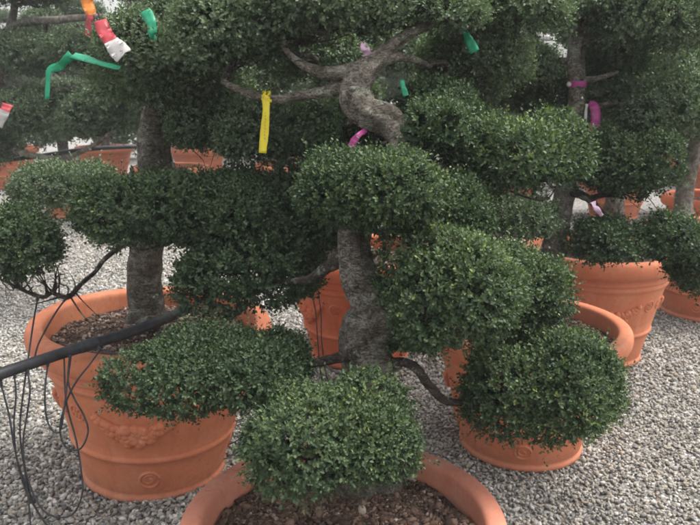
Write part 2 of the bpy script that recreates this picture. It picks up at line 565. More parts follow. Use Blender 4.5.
def make_pot(D, h, loc, label, material, group, rz=0, soil_tint=.0, chips=1200, detail=True, name='terracotta_pot', seg=112):
    g = np.random.default_rng(int(D*1000)+int(abs(loc[0])*100))
    root = empty(name, loc, label, 'pot', group, rz)
    wall = [(.318, 0), (.335, .004), (.342, .015), (.343, .035), (.338, .048), (.331, .056), (.3335, .07), (.345, .16), (.358, .255),
            (.3635, .288), (.368, .295), (.373, .302), (.3745, .312), (.373, .322), (.368, .329), (.3665, .336),
            (.376, .41), (.389, .52), (.402, .62), (.412, .695), (.4165, .722), (.424, .730), (.429, .742), (.428, .754), (.422, .762),
            (.4225, .772), (.431, .780), (.437, .792), (.436, .806), (.432, .815), (.434, .83), (.452, .845)]
    wall = [(r-.034*max(0, 1-z/.75), z) for r, z in wall]
    prof = [(r*D, z*h) for r, z in wall]
    zs = np.array([p[1] for p in prof]); rs = np.array([p[0] for p in prof])
    rw = lambda z: float(np.interp(z, [0, .07*h, .255*h, .336*h, .52*h, .695*h], [.286*D, .3027*D, .3356*D, .3477*D, .3786*D, .4095*D]))
    # smooth profile a little
    mb = MB(); mb.lathe([(0.0001, .004*h)]+prof, seg)
    obj('body', mb.mesh('pot_body', (material,)), root)
    rim = [(.436, .838), (.462, .846), (.478, .858), (.490, .878), (.497, .905), (.500, .935), (.4985, .962), (.494, .982), (.486, .995), (.474, 1.0),
           (.455, 1.001), (.440, .997), (.431, .987), (.4265, .970), (.424, .94), (.420, .88), (.415, .80), (.408, .74)]
    rp = spline([(r*D, z*h) for r, z in rim], 60)
    mb = MB(); mb.lathe(rp, seg)
    # hand-finished unevenness of the lip
    V = mb.v[0]
    a = np.arctan2(V[:, 1], V[:, 0])
    k = 1+.0022*np.sin(3*a+D*9)+.0014*np.sin(7*a+1)
    V[:, :2] *= k[:, None]
    V[:, 2] += .0016*np.sin(4*a+2)*h
    obj('rim', mb.mesh('pot_rim', (material,)), root)
    if detail:
        n = 4
        for i in range(n):
            a0 = 2*PI*i/n+.35
            m = garland(D*.95, h, rw, a0, .40, g).mesh('garland', (material,))
            obj('garland', m, root)
            for u in (-.15, .15):
                m = disc_orn(D, h, rw, a0+PI/n+u, .585*h, .034*D, True).mesh('rosette', (material,))
                obj('rosette', m, root)
            m = disc_orn(D, h, rw, a0+.12, .175*h, .038*D, False).mesh('medallion', (material,))
            obj('medallion', m, root)
    # soil, gently mounded, with chips of bark and grit
    rr = .416*D
    nr, na = 16, 48
    V, Q = [(0, 0, 0)], []
    for i in range(1, nr+1):
        for j in range(na):
            a = 2*PI*j/na; r = rr*i/nr
            V.append((r*math.cos(a), r*math.sin(a), 0))
    V = np.array(V)
    zsoil = lambda x, y: h*.875 + .03*D*(1-(x*x+y*y)/(rr*rr)) + .006*np.sin(x*31+D)*np.sin(y*27)+.004*np.sin(x*67+y*41)
    V[:, 2] = zsoil(V[:, 0], V[:, 1])
    for i in range(nr-1):
        for j in range(na):
            b = 1+i*na; Q.append((b+j, b+(j+1) % na, b+na+(j+1) % na, b+na+j))
    T = [(0, 1+(j+1) % na, 1+j) for j in range(na)]
    T = [(a, c, b) for a, b, c in T]
    s = obj('soil', mesh_np('soil', V, [np.array(Q)[:, ::-1], np.array(T)], None, True, (SOIL,)), root)
    if chips:
        r = rr*.985*np.sqrt(rng.random(chips)); a = rng.uniform(0, 2*PI, chips)
        x, y = r*np.cos(a), r*np.sin(a)
        size = rng.uniform(.004, .011, chips)*np.where(rng.random(chips) < .07, 1.9, 1)
        pos = np.stack([x, y, zsoil(x, y)+size*.15], -1)
        me = scatter_lumps('mulch', pos, size, (.3, .8), np.clip(rng.beta(1.6, 2.2, chips)+soil_tint, 0, 1), CHIP, .25, .5)
        c = obj('bark_mulch', me, s)
        c['kind'] = 'stuff'
    return root

def ground_at(px, d):
    """position on the ground d metres ahead in the photo's column px (column taken at rim depth)"""
    return d

def pot_x(px, dist, rimz):
    depth = dist*CP+(CAM_H-rimz)*SP
    return (px-350)/F*depth

POTS = {}
def place_pot(key, px, dist, D, h, label, material, group=GRP_POT, **kw):
    x = pot_x(px, dist, h)
    POTS[key] = (x, dist, D, h)
    return make_pot(D, h, (x, dist, 0), label, material, group, **kw)

place_pot('A', 343.5, 1.57, .829, .58, 'nearest terracotta pot, cut off by the bottom edge, dusty pink rim around dark mulch', TERRA_PALE, chips=9000, soil_tint=0, rz=.3)
place_pot('B', 152, 2.83, 1.0, .70, 'large terracotta pot on the left with black pipe lying over its rim', TERRA, chips=6000, soil_tint=.12, rz=-1.85)
_b = bpy.data.objects['terracotta_pot.001']
_b.rotation_mode = 'ZYX' if False else 'XYZ'
from mathutils import Matrix
_b.matrix_world = Matrix.Translation((POTS['B'][0]-.03, POTS['B'][1], -.008)) @ Matrix.Rotation(math.radians(2.8), 4, 'Y') @ Matrix.Rotation(-1.85, 4, 'Z')
place_pot('C', 527, 3.03, .915, .61, 'terracotta pot right of centre, mostly hidden by the low round pad of leaves', TERRA, chips=4000, rz=.9)
place_pot('E', 360, 4.2, 1.0, .68, 'reddish terracotta pot glimpsed behind the near twisted trunk', TERRA_RED, chips=1500, rz=.2)
place_pot('G', 600, 4.20, .95, .70, 'terracotta pot with a clear fruit swag, standing on gravel behind the right-hand tree', TERRA, chips=1500, rz=-1.98)
place_pot('H', 712, 5.05, .95, .66, 'terracotta pot cut off by the right edge with a leaning grey trunk', TERRA, chips=1500, rz=.5)
place_pot('I', 716, 6.5, .95, .68, 'terracotta pot at the right edge, farther back than its neighbour with the leaning trunk', TERRA_RED, chips=500, rz=.1)

# ------------------------------------------------------------------ tree building
def add_pad(root, off, c, hw, hh, depth_r, seed, material=LEAF, leaf=.0150, cover=4.0, hollow=.42, young=.5, r0=.012, attach=None, wood=TWIG, ntw=11, name='foliage_pad', flatness=.55):
    """c: (px, py, depth); hw, hh half sizes in photo pixels; depth_r half depth in metres"""
    cw = P(*c)
    d = c[2]
    rx = hw/F*d
    # apparent half height mixes real height and depth seen from above
    el = math.atan2(CAM_H-cw[2], cw[1])
    ah = hh/F*d
    rz = math.sqrt(max((ah*ah-(depth_r*math.sin(el))**2), (ah*.45)**2))/math.cos(el)
    me = pad_mesh('pad_leaves', rx, depth_r, rz, material, leaf=leaf, cover=cover, seed=seed, young=young, flatness=flatness, hollow=hollow)
    o = obj(name, me, root, cw-off)
    if attach is not None:
        mb = MB()
        twigs(mb, np.asarray(attach)[:3], cw, rx, depth_r, rz, r0, ntw, np.random.default_rng(seed))
        obj('branch', mb.mesh('branch', (wood,), True, off), root)
    return o

def near(tr, px, py):
    """trunk point whose picture position is nearest (px, py)"""
    best, bd = None, 1e9
    for q in tr:
        dx = q[0]; yy = q[1]*CP-(q[2]-CAM_H)*SP; zz = q[1]*SP+(q[2]-CAM_H)*CP
        u, v = 350+F*dx/yy, 262.5-F*zz/yy
        e = (u-px)**2+(v-py)**2
        if e < bd: best, bd = q, e
    return best

def trunk_pts(lst):
    return [np.append(P(x, y, d), r) for x, y, d, r in lst]

# ---- tree A: the near twisted holly
pa = POTS['A']
offA = np.array([P(366, 470, 1.92)[0], P(366, 470, 1.92)[1], .50])
A = empty('cloud_pruned_tree', offA, 'nearest cloud-pruned holly with twisted grey trunk, growing from the pot at the bottom edge', 'tree', GRP_TREE)
mb = MB()
base = P(366, 470, 1.99)
trA = bark_trunk(mb, [(base[0]-.0, base[1]+.01, .49, .085)]+trunk_pts([(366, 440, 1.98, .078), (368, 400, 1.97, .072), (369, 370, 1.96, .070), (367, 340, 1.95, .068), (376, 306, 1.94, .060),
    (359, 272, 1.95, .051), (354, 240, 1.97, .044), (362, 205, 2.02, .038), (390, 172, 2.08, .044), (404, 145, 2.12, .050), (390, 123, 2.13, .047),
    (365, 112, 2.12, .048), (355, 93, 2.11, .044), (362, 76, 2.12, .045), (377, 60, 2.13, .031), (398, 41, 2.16, .019), (424, 26, 2.2, .017), (470, 13, 2.3, .014), (520, 20, 2.45, .009)]), 200, 40, .17)
# burrs and pruned stubs on the trunk
gg = np.random.default_rng(5)
for k in range(70):
    q = trA[int(gg.integers(8, 190))]
    dr = unit(gg.normal(size=3)*np.array([1, 1, .25])); s = q[3]*gg.uniform(.12, .42)
    V = ICO2_V*s*np.array([1, 1, gg.uniform(.6, 1.7)])*(1+gg.uniform(-.14, .14, (len(ICO2_V), 1)))
    mb.add(q[:3]+dr*q[3]*(1.0-.55*s/q[3])+V, None, ICO2_F)
for k in range(16):     # snapped dead twigs and pruning stubs
    q = trA[int(gg.integers(20, 190))]
    dr = unit(gg.normal(size=3)*np.array([1, 1, .4])); L_ = gg.uniform(.012, .035)
    mb.tube([q[:3]+dr*q[3]*.7, q[:3]+dr*(q[3]+L_*.6), q[:3]+dr*(q[3]+L_)+gg.normal(0, .004, 3)], [.006, .0045, .003], 6, .1)
for (x, y, d, r, x2, y2, d2) in [(380, 300, 1.93, .02, 398, 312, 1.86)]:
    a, b = P(x, y, d), P(x2, y2, d2)
    mb.tube(spline([a, (a+b)/2+np.array([0, 0, .012]), b], 12), np.linspace(r, r*.45, 12), 14, .12)
obj('trunk', mb.mesh('trunk', (BARK,), True, offA), A)

def limb(root, off, lst, material=BARK, seg=14, rough=.10):
    mb = MB(); s = bark_trunk(mb, trunk_pts(lst), 40, seg, rough)
    obj('branch', mb.mesh('branch', (material,), True, off), root)
    return s
lY = limb(A, offA, [(352, 86, 2.11, .026), (325, 92, 2.14, .018), (300, 96, 2.16, .015), (268, 99, 2.18, .013), (235, 88, 2.2, .011), (222, 80, 2.2, .008)])
lY2 = limb(A, offA, [(360, 70, 2.11, .030), (338, 73, 2.12, .022), (316, 71, 2.14, .017), (296, 60, 2.18, .011), (282, 45, 2.2, .008)])
lY3 = limb(A, offA, [(380, 60, 2.13, .026), (392, 58, 2.15, .016), (408, 58, 2.2, .012), (430, 66, 2.3, .009)])
lR = limb(A, offA, [(400, 150, 2.1, .024), (425, 160, 2.08, .018), (448, 172, 2.05, .015), (470, 182, 2.05, .010)])
lA3 = limb(A, offA, [(372, 372, 1.94, .018), (396, 362, 1.92, .013), (416, 368, 1.90, .0125), (430, 386, 1.88, .0125), (450, 402, 1.90, .011), (500, 402, 1.95, .008)], TWIG)
lA4 = limb(A, offA, [(380, 318, 1.92, .020), (405, 316, 1.86, .015), (440, 306, 1.84, .011), (470, 300, 1.84, .008)])
lA6 = limb(A, offA, [(354, 256, 1.95, .026), (330, 266, 2.04, .018), (306, 280, 2.14, .012), (270, 282, 2.3, .009)], TWIG)
lA1 = limb(A, offA, [(366, 400, 1.84, .018), (350, 420, 1.72, .013), (338, 436, 1.62, .009)], TWIG)
lA2 = limb(A, offA, [(360, 352, 1.9, .018), (320, 362, 1.9, .013), (270, 370, 1.88, .010), (230, 372, 1.86, .007)], TWIG)
lA5 = limb(A, offA, [(356, 225, 1.98, .016), (365, 215, 1.93, .010), (372, 205, 1.88, .007)], TWIG)

add_pad(A, offA, (335, 442, 1.60), 90, 58, .165, 11, young=.75, hollow=.7, cover=4.8, attach=lA1[-8], r0=.009, leaf=.0112)
add_pad(A, offA, (221, 374, 1.86), 99, 45, .22, 12, young=.25, hollow=.6, cover=5.0, attach=lA2[-6], r0=.009, leaf=.0118)
add_pad(A, offA, (533, 391, 1.98), 88, 68, .24, 13, young=.95, hollow=.6, cover=4.8, attach=lA3[-6], r0=.010, leaf=.0118)
add_pad(A, offA, (462, 292, 1.84), 78, 66, .22, 14, young=.9, hollow=.5, cover=4.6, attach=lA4[-6], r0=.010, leaf=.0118)
add_pad(A, offA, (523, 296, 2.05), 43, 48, .18, 114, young=.7, attach=lA4[-2], r0=.007, leaf=.0118)
add_pad(A, offA, (410, 335, 1.98), 40, 24, .14, 115, young=.2, attach=lA4[8], r0=.006, leaf=.0118)
add_pad(A, offA, (375, 198, 1.86), 82, 51, .20, 15, young=.8, attach=lA5[-3], r0=.009, leaf=.0118)
add_pad(A, offA, (448, 212, 1.98), 50, 34, .18, 215, young=.5, attach=lR[-8], r0=.008, leaf=.0118)
add_pad(A, offA, (246, 274, 2.42), 84, 44, .24, 16, young=0, attach=lA6[-4], r0=.010)  # shade of the pads above put into the tint: no pale young sprigs
add_pad(A, offA, (512, 162, 2.15), 77, 46, .24, 17, young=.9, attach=lR[-2], r0=.011, material=LEAF)
add_pad(A, offA, (436, 134, 2.02), 32, 28, .13, 220, young=.5, attach=lR[8], r0=.007, leaf=.0125)
add_pad(A, offA, (440, 120, 2.32), 42, 34, .20, 18, young=.4, attach=lR[14], r0=.009)
add_pad(A, offA, (365, 150, 2.35), 60, 32, .15, 218, young=.4, attach=near(trA, 375, 115), r0=.008)
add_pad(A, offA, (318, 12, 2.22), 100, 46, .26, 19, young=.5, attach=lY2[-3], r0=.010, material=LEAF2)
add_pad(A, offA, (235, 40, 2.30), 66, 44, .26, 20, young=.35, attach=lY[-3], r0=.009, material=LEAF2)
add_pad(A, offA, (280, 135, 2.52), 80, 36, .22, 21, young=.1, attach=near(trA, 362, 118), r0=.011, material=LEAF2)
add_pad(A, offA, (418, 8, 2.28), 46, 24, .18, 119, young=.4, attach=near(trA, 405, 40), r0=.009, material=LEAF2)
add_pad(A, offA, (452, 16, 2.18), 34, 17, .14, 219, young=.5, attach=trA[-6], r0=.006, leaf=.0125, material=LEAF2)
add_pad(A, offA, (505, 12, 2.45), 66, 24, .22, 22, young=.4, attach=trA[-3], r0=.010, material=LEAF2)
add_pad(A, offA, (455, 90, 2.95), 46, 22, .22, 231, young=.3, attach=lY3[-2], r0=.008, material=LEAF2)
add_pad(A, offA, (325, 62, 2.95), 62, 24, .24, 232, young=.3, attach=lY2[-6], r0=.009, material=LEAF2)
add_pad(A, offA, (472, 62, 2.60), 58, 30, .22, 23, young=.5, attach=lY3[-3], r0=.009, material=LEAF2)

# ---- tree B: left pot
offB = np.array([P(146, 300, 2.95)[0], P(146, 300, 2.95)[1], .60])
B = empty('cloud_pruned_tree', offB, 'cloud-pruned holly with straight thick trunk in the left pot', 'tree', GRP_TREE)
mb = MB()
trB = bark_trunk(mb, trunk_pts([(147, 322, 2.93, .088), (146, 305, 2.93, .074), (145, 280, 2.92, .070), (147, 250, 2.90, .066), (152, 215, 2.9, .066), (155, 175, 2.88, .067), (154, 140, 2.86, .066),
    (158, 110, 2.85, .055), (168, 80, 2.84, .042), (180, 50, 2.84, .03), (185, 20, 2.84, .02)]), 120, 30, .07)
obj('trunk', mb.mesh('trunk', (BARK,), True, offB), B)
lB1 = limb(B, offB, [(156, 180, 2.86, .02), (176, 172, 2.8, .015), (200, 178, 2.75, .012), (228, 192, 2.7, .009)])
lB2 = limb(B, offB, [(143, 238, 2.88, .014), (122, 246, 2.82, .010), (104, 260, 2.74, .0095), (95, 272, 2.66, .008), (82, 283, 2.60, .0085), (68, 297, 2.5, .009), (52, 293, 2.47, .007), (42, 297, 2.46, .0075), (18, 288, 2.45, .005), (-6, 276, 2.45, .003)], TWIG)
lB3 = limb(B, offB, [(150, 190, 2.88, .018), (125, 190, 2.9, .013), (95, 194, 2.95, .01)], TWIG)
limb(B, offB, [(166, 84, 2.70, .012), (146, 72, 2.45, .008), (128, 62, 2.30, .006), (114, 44, 2.31, .005), (102, 24, 2.33, .004), (98, 12, 2.34, .003)], TWIG, 7)
mb = MB()
g_ = np.random.default_rng(9)
for k in range(26):
    s = lB2[int(g_.integers(20, 39))][:3]
    e = s+np.array([g_.uniform(-.16, .10), g_.uniform(-.08, .08), g_.uniform(.03, .17)])
    mb.tube(spline([s, (s+e)/2+g_.normal(0, .02, 3), e], 6), np.linspace(.0038, .0012, 6), 4)
for (x, y, d, x2, y2, d2) in [(68, 297, 2.5, 48, 350, 2.42), (70, 296, 2.5, 96, 330, 2.42), (60, 297, 2.5, 30, 305, 2.4), (75, 292, 2.55, 100, 318, 2.46)]:
    a, b = P(x, y, d), P(x2, y2, d2)
    if y2 < 345:
        mb.tube(spline([a, (a+b)/2+g_.normal(0, .012, 3), b], 6), np.linspace(.004, .0014, 6), 4)
obj('twigs', mb.mesh('twigs', (TWIG,), True, offB), B)
add_pad(B, offB, (168, 74, 2.62), 64, 56, .30, 31, young=.35, attach=near(trB, 160, 100), r0=.014, material=LEAF2)
add_pad(B, offB, (160, 216, 2.48), 74, 42, .30, 32, young=.55, attach=near(trB, 150, 215), r0=.013)
add_pad(B, offB, (240, 214, 2.42), 74, 40, .28, 33, young=.35, attach=lB1[-4], r0=.013)
add_pad(B, offB, (300, 232, 2.50), 48, 46, .22, 133, young=.1, attach=lB1[-2], r0=.010)
add_pad(B, offB, (16, 250, 2.42), 46, 40, .24, 34, young=.45, attach=lB2[-5], r0=.007)
add_pad(B, offB, (60, 187, 3.25), 56, 23, .28, 35, young=.05, attach=lB3[-3], r0=.010, material=LEAF2)
add_pad(B, offB, (222, 125, 2.75), 54, 38, .26, 36, young=.2, attach=near(trB, 155, 140), r0=.014, material=LEAF2)
add_pad(B, offB, (205, 22, 2.78), 66, 34, .28, 37, young=.3, attach=near(trB, 180, 50), r0=.012, material=LEAF2)

# ---- tree C: right pot
offC = np.array([P(532, 330, 2.95)[0], P(532, 330, 2.95)[1], .52])
C_ = empty('cloud_pruned_tree', offC, 'tall cloud-pruned holly with bare upright trunk right of centre, pink tape round it', 'tree', GRP_TREE)
mb = MB()
trC = bark_trunk(mb, trunk_pts([(532, 338, 2.95, .070), (538, 310, 2.95, .058), (546, 275, 2.95, .052), (554, 245, 2.96, .048), (562, 205, 2.98, .046), (571, 165, 3.0, .042),
    (576, 125, 3.0, .038), (577, 90, 3.0, .036), (576, 55, 3.0, .038), (580, 35, 3.0, .04), (588, 15, 3.0, .025)]), 110, 24, .08)
obj('trunk', mb.mesh('trunk', (BARK,), True, offC), C_)
lC1 = limb(C_, offC, [(580, 42, 3.0, .03), (600, 36, 2.98, .024), (630, 32, 2.95, .018), (665, 30, 2.95, .012)])
lC2 = limb(C_, offC, [(577, 80, 3.0, .018), (595, 79, 2.98, .012), (618, 72, 2.96, .009)])
lC3 = limb(C_, offC, [(572, 62, 3.0, .016), (550, 60, 3.05, .012), (530, 64, 3.1, .009)])
lC4 = limb(C_, offC, [(574, 140, 3.0, .020), (594, 110, 2.98, .013), (615, 104, 2.98, .010), (640, 108, 3.0, .008)])
lC5 = limb(C_, offC, [(566, 190, 2.98, .022), (590, 200, 2.9, .015), (612, 225, 2.85, .012), (650, 240, 2.8, .010)], TWIG)
add_pad(C_, offC, (652, 26, 2.9), 62, 34, .30, 41, young=.5, attach=lC1[-3], r0=.013, material=LEAF2)
add_pad(C_, offC, (590, 8, 2.9), 50, 20, .24, 49, young=.4, attach=trC[-3], r0=.012, material=LEAF2)
add_pad(C_, offC, (655, 112, 3.0), 50, 34, .26, 42, young=.25, attach=lC4[-3], r0=.011, material=LEAF2)
add_pad(C_, offC, (626, 174, 2.85), 44, 42, .25, 43, young=.45, attach=lC5[12], r0=.012)
add_pad(C_, offC, (603, 245, 2.78), 30, 25, .20, 44, young=.35, attach=lC5[20], r0=.009)
add_pad(C_, offC, (672, 242, 2.78), 31, 27, .22, 45, young=.35, attach=lC5[-3], r0=.010)
add_pad(C_, offC, (698, 274, 2.74), 24, 28, .16, 145, young=.3, attach=lC5[-2], r0=.007)
add_pad(C_, offC, (518, 70, 3.15), 44, 24, .24, 46, young=.25, attach=lC3[-3], r0=.011, material=LEAF2)
add_pad(C_, offC, (612, 62, 3.2), 36, 22, .22, 47, young=.25, attach=lC2[-3], r0=.010, material=LEAF2)
add_pad(C_, offC, (552, 104, 3.25), 44, 24, .22, 147, young=.2, attach=near(trC, 576, 110), r0=.010, material=LEAF2)
add_pad(C_, offC, (488, 92, 3.3), 46, 24, .24, 148, young=.2, attach=lC3[-2], r0=.010, material=LEAF2)
add_pad(C_, offC, (510, 222, 2.8), 52, 22, .22, 48, young=.15, attach=near(trC, 557, 230), r0=.012, material=LEAF2)

# ------------------------------------------------------------------ background trees (shared meshes)
PADS = []
for k, (rx, ry, rz) in enumerate([(.40, .34, .15), (.34, .32, .17), (.46, .38, .16), (.28, .27, .13)]):
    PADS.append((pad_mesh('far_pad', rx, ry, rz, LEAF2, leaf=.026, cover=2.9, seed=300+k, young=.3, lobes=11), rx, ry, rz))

def far_tree(root_loc, seed, label, name='cloud_pruned_tree', height=2.1, npads=9, group=GRP_BTREE, lean=0, start=.28, spread=1.0):
    g = np.random.default_rng(seed)
    root = empty(name, root_loc, label, 'tree', group, g.uniform(0, 6.28))
    pts = []
    ph = g.uniform(0, 6.28)
    for t in np.linspace(0, 1, 8):
        pts.append((.13*math.sin(4.5*t+ph)*t**.5+lean*t, .13*math.cos(3.8*t+ph)*t**.5, t*height*.93, .075*(1-.72*t)))
    mb = MB(); tr = bark_trunk(mb, pts, 60, 14, .10)
    obj('trunk', mb.mesh('trunk', (BARK,)), root)
    br = MB()
    for k in range(npads):
        t = start+(1-start)*k/(npads-1)
        q = tr[min(int(t*59), 59)]
        me, rx, ry, rz = PADS[int(g.integers(0, 4))]
        s = g.uniform(.85, 1.15)*(1.1-.25*t)
        an = k*2.4+g.uniform(-.3, .3)
        rad = (0 if k == npads-1 else g.uniform(.38, .62)*spread)*(1.15-.45*t)
        c = q[:3]+np.array([math.cos(an)*rad, math.sin(an)*rad, .10])
        o = obj('foliage_pad', me, root, c)
        o.scale = (s, s, s*g.uniform(.9, 1.15)); o.rotation_euler = (0, 0, g.uniform(0, 6.28))
        twigs(br, q[:3]-np.array([0, 0, .05]), c, rx*s, ry*s, rz*s, .018, 6, g)
    obj('branches', br.mesh('branches', (TWIG,)), root)
    return root

# trees in the nearer background pots
def potted_far(key, seed, label, **kw):
    x, y, D, h = POTS[key]
    return far_tree((x, y, h*.88), seed, label, group=GRP_TREE, **kw)
POTS['E'] = (POTS['E'][0]-.13,)+POTS['E'][1:]
potted_far('E', 61, 'cloud-pruned tree behind the near twisted trunk, in the reddish pot', height=1.35, npads=6, start=.5)
potted_far('G', 62, 'cloud-pruned tree in the swag-decorated pot behind the right-hand tree', height=1.35, npads=6, start=.55)

# tree with a leaning visible trunk at the right edge
xh, yh, Dh, hh_ = POTS['H']
Hl = np.array([xh-.06, yh, hh_*.88])
H_ = empty('cloud_pruned_tree', Hl, 'cloud-pruned tree at the right edge with bare leaning grey trunk', 'tree', GRP_TREE)
mb = MB()
trH = bark_trunk(mb, trunk_pts([(684, 226, 5.1, .085), (682, 212, 5.1, .07), (686, 185, 5.1, .062), (692, 155, 5.1, .06), (694, 130, 5.1, .05), (680, 90, 5.1, .04), (690, 50, 5.1, .03)]), 70, 18, .08)
obj('trunk', mb.mesh('trunk', (BARK,), True, Hl), H_)
for k, (px, py, d, hw, hh2, dr) in enumerate([(660, 128, 5.0, 44, 24, .30), (716, 110, 4.9, 40, 26, .3), (655, 78, 5.1, 42, 22, .30), (710, 62, 5.1, 44, 24, .30), (680, 20, 5.1, 50, 22, .3)]):
    add_pad(H_, Hl, (px, py, d), hw, hh2, dr, 70+k, material=LEAF2, leaf=.022, cover=3.0, young=.3, attach=near(trH, px, py+25), r0=.018, ntw=8)
xi, yi, Di, hi = POTS['I']
far_tree((xi, yi, hi*.88), 63, 'cloud-pruned tree at the right edge behind the leaning grey trunk', height=2.1, npads=9)

# left background tree with a long bare horizontal branch
def copy_tree(o, parent=None):
    c = o.copy(); COL.objects.link(c); c.parent = parent
    for ch in o.children: copy_tree(ch, c)
    return c

far_pot = make_pot(1.0, .70, (0, 0, 0), '', TERRA, GRP_BPOT, chips=300, detail=True, name='terracotta_pot', seg=56)
rows = [
    (-5.1, 9.2, .0), (-3.75, 9.35, .3), (-2.3, 9.0, .1), (-.8, 9.3, .5), (.7, 9.1, .2), (2.1, 9.4, .6), (3.5, 9.2, .4), (4.9, 9.5, .2),
    (-5.9, 12.2, .2), (-4.3, 12.4, .5), (-2.6, 12.1, .0), (-.9, 12.5, .7), (.9, 12.2, .3), (2.7, 12.4, .1), (4.3, 12.2, .6), (6.0, 12.5, .2)]
place8 = ['at the far left edge', 'left of the two-coloured tape', 'left of the straight thick trunk', 'left of the yellow tag', 'behind the S-shaped upper trunk',
          'right of the S-shaped upper trunk', 'beside the tape-wrapped trunk', 'near the right edge']
place11 = ['at the far left edge', 'beyond the green tape', 'beyond the straight thick trunk', 'beyond the yellow tag', 'beyond the S-shaped upper trunk',
           'beyond the top right branch', 'beyond the tape-wrapped trunk', 'at the far right edge']
for i, (x, y, r) in enumerate(rows):
    p = far_pot if i == 0 else copy_tree(far_pot)
    p.location = (x, y, 0); p.rotation_euler = (0, 0, r)
    row = 'front background row' if i < 8 else 'rearmost row'
    where = (place8+place11)[i]
    p['label'] = 'small distant terracotta pot in the %s, %s' % (row, where)
    far_tree((x, y, .615), 400+i, 'distant cloud-pruned tree in the %s, %s' % (row, where), height=2.25, npads=11, start=.2)

def left_tree():
    loc = np.array([-2.62, 5.9, .0])
    # nearer tree standing left, out of whose crown a bare horizontal branch runs
    r = empty('cloud_pruned_tree', loc, 'cloud-pruned tree at top left with long bare horizontal branch', 'tree', GRP_BTREE)
    pts = trunk_pts([(-85, 240, 5.8, .09), (-80, 200, 5.8, .075), (-52, 160, 5.8, .07), (-14, 120, 5.8, .062), (2, 80, 5.8, .055), (8, 40, 5.8, .045), (14, 10, 5.8, .03), (18, -30, 5.8, .02)])
    mb = MB(); tr = bark_trunk(mb, pts, 70, 18, .08)
    obj('trunk', mb.mesh('trunk', (BARK,), True, loc), r)
    a = limb(r, loc, [(8, 30, 5.8, .035), (30, 21, 5.5, .030), (60, 20, 5.2, .026), (95, 17, 4.9, .023), (120, 22, 4.8, .019), (135, 28, 5.0, .012)])
    b = limb(r, loc, [(4, 80, 5.8, .03), (45, 92, 5.5, .02), (80, 86, 5.3, .016), (110, 90, 5.1, .012)])
    c = limb(r, loc, [(-30, 140, 5.8, .03), (50, 158, 5.3, .02), (85, 150, 5.1, .018), (112, 132, 5.0, .014)])
    for k, (px, py, d, hw, hh2, at) in enumerate([(35, 56, 5.6, 60, 22, a[12]), (95, 56, 5.3, 44, 18, b[-3]), (40, 118, 5.5, 60, 28, b[10]), (98, 120, 5.2, 46, 26, c[-4]),
                                                 (30, -6, 5.6, 52, 13, tr[-10]), (128, -12, 5.2, 40, 12, a[-3]), (-20, 150, 5.6, 36, 22, tr[25]), (120, 96, 5.1, 40, 22, b[-2])]):
        add_pad(r, loc, (px, py, d), hw, hh2, .34, 90+k, material=LEAF2, leaf=.022, cover=3.0, young=.2, attach=at, r0=.018, ntw=8)
    return r, pts
lt, ltp = left_tree()
POTS['L'] = (ltp[0][0], ltp[0][1]+.0, 1.0, .70)
make_pot(1.0, .70, (ltp[0][0], ltp[0][1], 0), 'terracotta pot just beyond the left edge under the tree with the bare horizontal branch', TERRA, GRP_BPOT, chips=300, seg=64)

# mass of foliage closing the view far behind
def far_wood():
    g = np.random.default_rng(77)
    Vs, F1s, F2s, Ts, n = [], [], [], [], 0
    for k in range(80):
        x = g.uniform(-17, 17); y = g.uniform(15.5, 18.5); z = g.uniform(.4, 1.7)
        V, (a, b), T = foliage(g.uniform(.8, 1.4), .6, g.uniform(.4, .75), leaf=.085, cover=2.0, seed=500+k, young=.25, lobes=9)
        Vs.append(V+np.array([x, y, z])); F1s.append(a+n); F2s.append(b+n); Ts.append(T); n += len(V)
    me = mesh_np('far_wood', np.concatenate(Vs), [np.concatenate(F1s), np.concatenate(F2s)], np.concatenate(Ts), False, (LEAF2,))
    o = obj('distant_trees', me)
    tag(o, 'mass of dark green foliage closing the view behind the pot rows', 'trees', kind='stuff')
far_wood()

# ------------------------------------------------------------------ ground and gravel
g = 120
xs = np.array([-g, -20, 20, g]); ys = np.array([-60, 0, 30, 200])
V = np.array([(x, y, 0) for y in ys for x in xs], float)
Q = np.array([(j*4+i, j*4+i+1, (j+1)*4+i+1, (j+1)*4+i) for j in range(3) for i in range(3)])
o = obj('ground', mesh_np('ground', V, Q, None, False, (GROUND,)))
tag(o, 'pale gravel ground under the pots', 'ground', kind='structure')

